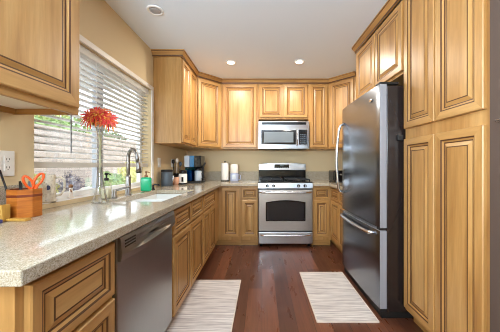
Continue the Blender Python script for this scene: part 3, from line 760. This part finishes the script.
for s_, nm in ((-1, 'handle'), (1, 'handle')):
    k = MB(); c = Vector((hx+.034+s_*.014, hy+.008+s_*.012, CT+.172+.006*s_))
    k.tube([c+Vector((.011*math.cos(a)+s_*.007*math.sin(a), .011*math.cos(a)+s_*.006*math.sin(a), .030*math.sin(a)+s_*.004*math.cos(a))) for a in [2*PI*i/16 for i in range(16)]], .0055, 'orange_plastic', 8, True)
    k.tube([c+Vector((-s_*.004, -s_*.004, -.030)), Vector((hx+.034, hy+.008, CT+.112))], .007, 'orange_plastic', 8); k.build(nm, t)
    k = MB(); k.box(hx+.030+s_*.002, hx+.033+s_*.002, hy+.002, hy+.014, CT+.03, CT+.115, 'handle_steel'); k.build('blade', t)
for i, (dx, dy, ex, ey, L, mm, lab) in enumerate((( -.03, -.02, -.085, -.035, .205, 'black_matte', 'long dark pencil leaning left out of the pencil holder'),
      (-.02, .0, -.015, -.01, .15, 'black_gloss', 'short black marker in the pencil holder, nearest the leaning pencil'),
      (.0, .015, .002, .02, .148, 'pen_grey', 'grey pen in the middle of the pencil holder'),
      (.008, -.025, .012, -.03, .145, 'black_matte', 'short black pen in the pencil holder next to the scissors'))):
    k = MB(); k.tube([(hx+dx, hy+dy, CT+.022), (hx+(dx+ex)/2, hy+(dy+ey)/2, CT+.022+L*.5), (hx+ex, hy+ey, CT+.022+L)], .0042, mm, 8)
    tag(k.build('pen', org=(hx+dx, hy+dy, CT+.022)), lab, 'pen', 'pens in the wooden holder')
k = MB(); k.extr([(-1.215, 1.035, CT+.0005), (-1.135, 1.035, CT+.0005), (-1.135, 1.035, CT+.075), (-1.195, 1.035, CT+.07), (-1.215, 1.035, CT+.05)], (0, .035, 0), 'pale_wood')
tag(k.build('note_box', org=(-1.17, 1.05, CT), bevel=.002), 'small pale wooden box in front of the pencil holder', 'box')
tag(B(-1.13, -1.045, 1.045, 1.075, CT+.0005, CT+.012, 'pale_wood').build('wooden_strip', org=(-1.09, 1.06, CT), bevel=.002), 'thin pale wooden strip lying flat in front of the pencil holder', 'strip')
tag(B(-1.20, -1.115, .955, 1.02, CT+.0005, CT+.016, 'notebook_blue').build('notebook', org=(-1.15, .99, CT), bevel=.002), 'dark blue notebook lying at the left edge of the counter', 'notebook')

# ------------------------------------------------------------------ back left corner of the counter
t = thing('canister', 'blue grey canister with black lid in the back left of the counter', 'canister', (-1.155, 2.88, CT))
k = MB(); k.lathe((-1.155, 2.88, CT), [(.064, .001), (.066, .006), (.066, .165), (.062, .170)], 'canister_grey', 32); k.build('body', t)
k = MB(); k.lathe((-1.155, 2.88, CT), [(.066, .1705), (.068, .175), (.068, .192), (.060, .198), (.02, .199)], 'black_matte', 32); lid = k.build('lid', t)
k = MB(); k.tube([(-1.089, 2.875, CT+.13), (-1.075, 2.87, CT+.12), (-1.075, 2.87, CT+.06), (-1.089, 2.875, CT+.05)], .006, 'handle_steel'); k.build('clasp', t)
t = thing('cup', 'small peach coloured cup between the canister and the white jar', 'cup', (-1.10, 3.03, CT))
k = MB(); k.lathe((-1.10, 3.03, CT), [(.026, .001), (.033, .01), (.036, .10), (.032, .10), (.028, .012)], 'peach', 24); k.build('body', t)
t = thing('utensil_crock', 'dark crock behind the jars', 'crock', (-1.16, 3.22, CT))
k = MB(); k.lathe((-1.16, 3.22, CT), [(.05, .001), (.056, .01), (.052, .14), (.047, .14), (.045, .02)], 'black_gloss', 24); k.build('body', t)
for i, (dx, dy, ex, ey, L, mm, lab) in enumerate(((-.02, -.02, -.035, -.03, .30, 'black_matte', 'black cooking utensil leaning leftmost in the dark crock'), (.0, .0, .005, .0, .315, 'figurine_white', 'pale cooking utensil upright in the middle of the dark crock'),
      (.02, .015, .045, .02, .27, 'canister_grey', 'grey cooking utensil leaning right in the dark crock'))):
    t = thing('utensil', lab, 'utensil', (-1.16+dx, 3.22+dy, CT+.022), 'utensils in the dark crock')
    a = Vector((-1.16+dx, 3.22+dy, CT+.022)); b = Vector((-1.16+ex, 3.22+ey, CT+L))
    k = MB(); k.tube([a, (a+b)/2, b], .006, mm, 8); k.build('handle', t)
    k = MB(); k.ball(b, .022, mm, 1, .3, 1.35); k.build('spoon_head', t)
t = thing('jar', 'white jar with black lid and black panel, left of the coffee maker', 'jar', (-1.035, 3.09, CT))
jx, jy = -1.03, 3.09
k = MB(); k.lathe((jx, jy, CT), [(.05, .001), (.052, .01), (.052, .135), (.046, .142)], 'paper', 28); k.build('body', t)
k = MB(); k.lathe((jx, jy, CT), [(.047, .1425), (.05, .147), (.05, .180), (.04, .188), (.01, .19)], 'black_gloss', 28); k.build('lid', t)
k = MB(); k.lathe((jx, jy, CT), [(.0525, .002), (.0535, .004), (.0535, .022), (.0525, .024)], 'black_gloss', 28); k.build('base_band', t)
B(jx-.004, jx+.022, jy-.0545, jy-.04, CT+.04, CT+.10, 'black_gloss').build('panel', t, bevel=.002)
# coffee maker
qx, qy = -.965, 3.42
t = thing('coffee_maker', 'black coffee maker with blue water tank in the back left corner', 'coffee maker', (qx, qy, CT))
B(qx-.11, qx+.12, qy-.13, qy+.10, CT+.0005, CT+.03, 'black_matte').build('base', t, bevel=.006)
B(qx-.11, qx-.01, qy-.12, qy+.09, CT+.031, CT+.225, 'blue_plastic').build('water_tank', t, bevel=.01)
B(qx-.10, qx-.02, qy-.11, qy+.08, CT+.033, CT+.18, 'coffee_blue').build('water', t, bevel=.008)
B(qx-.0095, qx+.11, qy+.02, qy+.10, CT+.031, CT+.225, 'black_matte').build('column', t, bevel=.006)
k = MB(); k.box(qx-.115, qx-.045, qy-.13, qy+.10, CT+.226, CT+.385, 'coffee_pale'); k.box(qx-.0448, qx+.02, qy-.13, qy+.10, CT+.226, CT+.385, 'coffee_blue'); k.box(qx+.0202, qx+.115, qy-.13, qy+.10, CT+.226, CT+.385, 'black_gloss'); k.build('brew_head', t, bevel=.006)
k = MB(); k.lathe((qx+.058, qy-.05, CT+.031), [(.045, .0), (.05, .01), (.05, .13), (.042, .145)], 'coffee_pale', 24); cf = k.build('carafe', t)
k = MB(); k.lathe((qx+.058, qy-.05, CT+.031), [(.043, .1455), (.046, .15), (.046, .175), (.03, .18)], 'black_gloss', 24); k.build('carafe_lid', cf)
k = MB(); k.tube([(qx+.105, qy-.055, CT+.13), (qx+.14, qy-.07, CT+.125), (qx+.145, qy-.07, CT+.08), (qx+.107, qy-.055, CT+.055)], .009, 'black_matte'); k.build('carafe_handle', cf)
k = MB(); k.tube([(qx+.115, qy-.08, CT+.23), (qx+.15, qy-.09, CT+.25), (qx+.165, qy-.09, CT+.29)], .014, 'black_matte'); k.build('lever', t)
# paper towels and container
t = thing('paper_towel_roll', 'white paper towel roll standing on the back counter near the corner', 'paper towels', (-.59, 3.78, CT))
k = MB(); k.lathe((-.59, 3.78, CT), [(.065, .001), (.065, .012), (.01, .014)], 'black_matte', 28); k.build('stand', t)
k = MB(); k.lathe((-.59, 3.78, CT), [(.02, .0145), (.056, .015), (.058, .02), (.058, .285), (.056, .29), (.02, .29)], 'paper', 32); k.build('roll', t)
k = MB(); k.lathe((-.59, 3.78, CT), [(.007, .2905), (.007, .305), (.012, .308), (.012, .318), (.004, .322)], 'black_matte', 16); k.build('finial', t)
t = thing('food_container', 'white topped container with pale lilac base, right of the paper towels', 'container', (-.44, 3.78, CT))
k = MB(); k.lathe((-.44, 3.78, CT), [(.062, .001), (.066, .01), (.066, .115), (.06, .125)], 'lilac_plastic', 28); k.build('base', t)
k = MB(); k.lathe((-.44, 3.78, CT), [(.0605, .126), (.064, .13), (.060, .25), (.052, .268), (.02, .272)], 'paper', 28); k.build('cover', t)
B(-.47, -.41, 3.708, 3.72, CT+.03, CT+.10, 'coffee_pale').build('window', t, bevel=.002)
k = MB(); k.tube([(-.373, 3.77, CT+.10), (-.345, 3.765, CT+.095), (-.345, 3.765, CT+.03), (-.374, 3.77, CT+.02)], .007, 'lilac_plastic'); k.build('handle', t)
# toaster on the right counter
t = thing('toaster', 'black toaster on the right counter half hidden by the fridge handle', 'toaster', (1.11, 3.50, CT))
B(1.03, 1.22, 3.40, 3.68, CT+.012, CT+.175, 'black_gloss').build('body', t, bevel=.02, seg=3)
B(1.035, 1.215, 3.41, 3.67, CT+.0005, CT+.0115, 'black_matte').build('base', t)
k = MB()
for x in (1.08, 1.145): k.box(x, x+.025, 3.45, 3.63, CT+.1751, CT+.178, 'handle_steel')
k.build('slots', t)
B(1.11, 1.14, 3.375, 3.3995, CT+.11, CT+.13, 'handle_steel').build('lever', t, bevel=.003)

# lever on the dark panel at the right edge
dh = thing('door_lever', 'pale metal lever on the dark taupe panel at the right edge', 'lever', (1.03, 1.03, 1.335))
k = MB(); k.lathe((1.03, 1.025, 1.335), [(.009, 0), (.009, -.004), (.005, -.005), (.005, -.014)], 'handle_steel', 16, 'X'); k.build('rose', dh)
k = MB(); k.tube([(1.014, 1.03, 1.335), (1.013, .98, 1.335), (1.014, .92, 1.334)], .004, 'handle_steel', 8); k.build('handle', dh)

# ------------------------------------------------------------------ the garden outside the window
B(-14, WX-.15, -3, 18, -.12, -.02, 'patio').build('ground', kind='structure')
tag(B(-6.2, -6.0, -3, 18, -.02, 2.25, 'block_wall').build('garden_wall', org=(-6.1, 5, -.02)), 'pale block garden wall across the yard outside the window', 'wall')
def shrub(name, label, cx, cy, z0, rx, ry, rz, m_, n_=1300, leaf=.05, seed=1, group=None):
    rnd = random.Random(seed); t = thing(name, label, name, (cx, cy, z0), group); k = MB()
    for i in range(n_):
        d = Vector((rnd.gauss(0, 1), rnd.gauss(0, 1), rnd.gauss(0, 1))).normalized(); q = rnd.uniform(.75, 1.05)*(1+.12*math.sin(5*d.x+seed)*math.sin(4*d.z+seed))
        p = Vector((cx+d.x*rx*q, cy+d.y*ry*q, max(z0+.02, z0+rz*1.0+d.z*rz*q)))
        u = Vector((rnd.gauss(0, 1), rnd.gauss(0, 1), rnd.gauss(0, 1))).normalized(); v_ = u.orthogonal().normalized(); s_ = leaf*rnd.uniform(.6, 1.3)
        k.face([k.v(p-u*s_), k.v(p+v_*s_*.45), k.v(p+u*s_), k.v(p-v_*s_*.45)], m_)
    k.ball((cx, cy, z0+rz), 1, m_, rx*.78, ry*.78, rz*.78, 20)
    k.build('foliage', t)
    k = MB(); k.lathe((cx, cy, z0), [(.05, 0), (.04, rz*.5)], 'stem', 8); k.build('trunk', t)
G0 = -.02
shrub('shrub', 'yellow green shrub seen low through the left of the window', -3.4, 3.30, G0, .45, .45, .54, 'leaf_yellow', 1800, .035, 2)
shrub('shrub', 'round grey mauve shrub seen through the window behind the figurine', -3.3, 4.10, G0, .24, .24, .51, 'leaf_mauve', 2400, .018, 3)
shrub('shrub', 'pale green shrub outside the window behind the soap bottle', -3.9, 6.1, G0, .40, .40, .50, 'leaf_green', 1600, .04, 4)
shrub('shrub', 'yellow green shrub outside the window behind the faucet', -3.9, 7.5, G0, .6, .6, .66, 'leaf_yellow', 2200, .045, 5)
shrub('tree', 'pale green tree rising behind the garden wall, left of the flowers', -8.3, 9.3, G0, 1.3, 1.5, 1.75, 'leaf_green', 2600, .11, 6)
shrub('tree', 'dark green tree rising behind the garden wall, right of the flowers', -8.5, 13.0, G0, 1.2, 1.5, 1.55, 'leaf_dark', 2600, .11, 7)
k = MB(); k.ball((-2.75, 3.75, .40), .34, 'boulder', .8, .8, 1.2); tag(k.build('boulder', org=(-2.75, 3.75, G0)), 'pale rounded boulder outside the window, left of the mauve shrub', 'boulder')
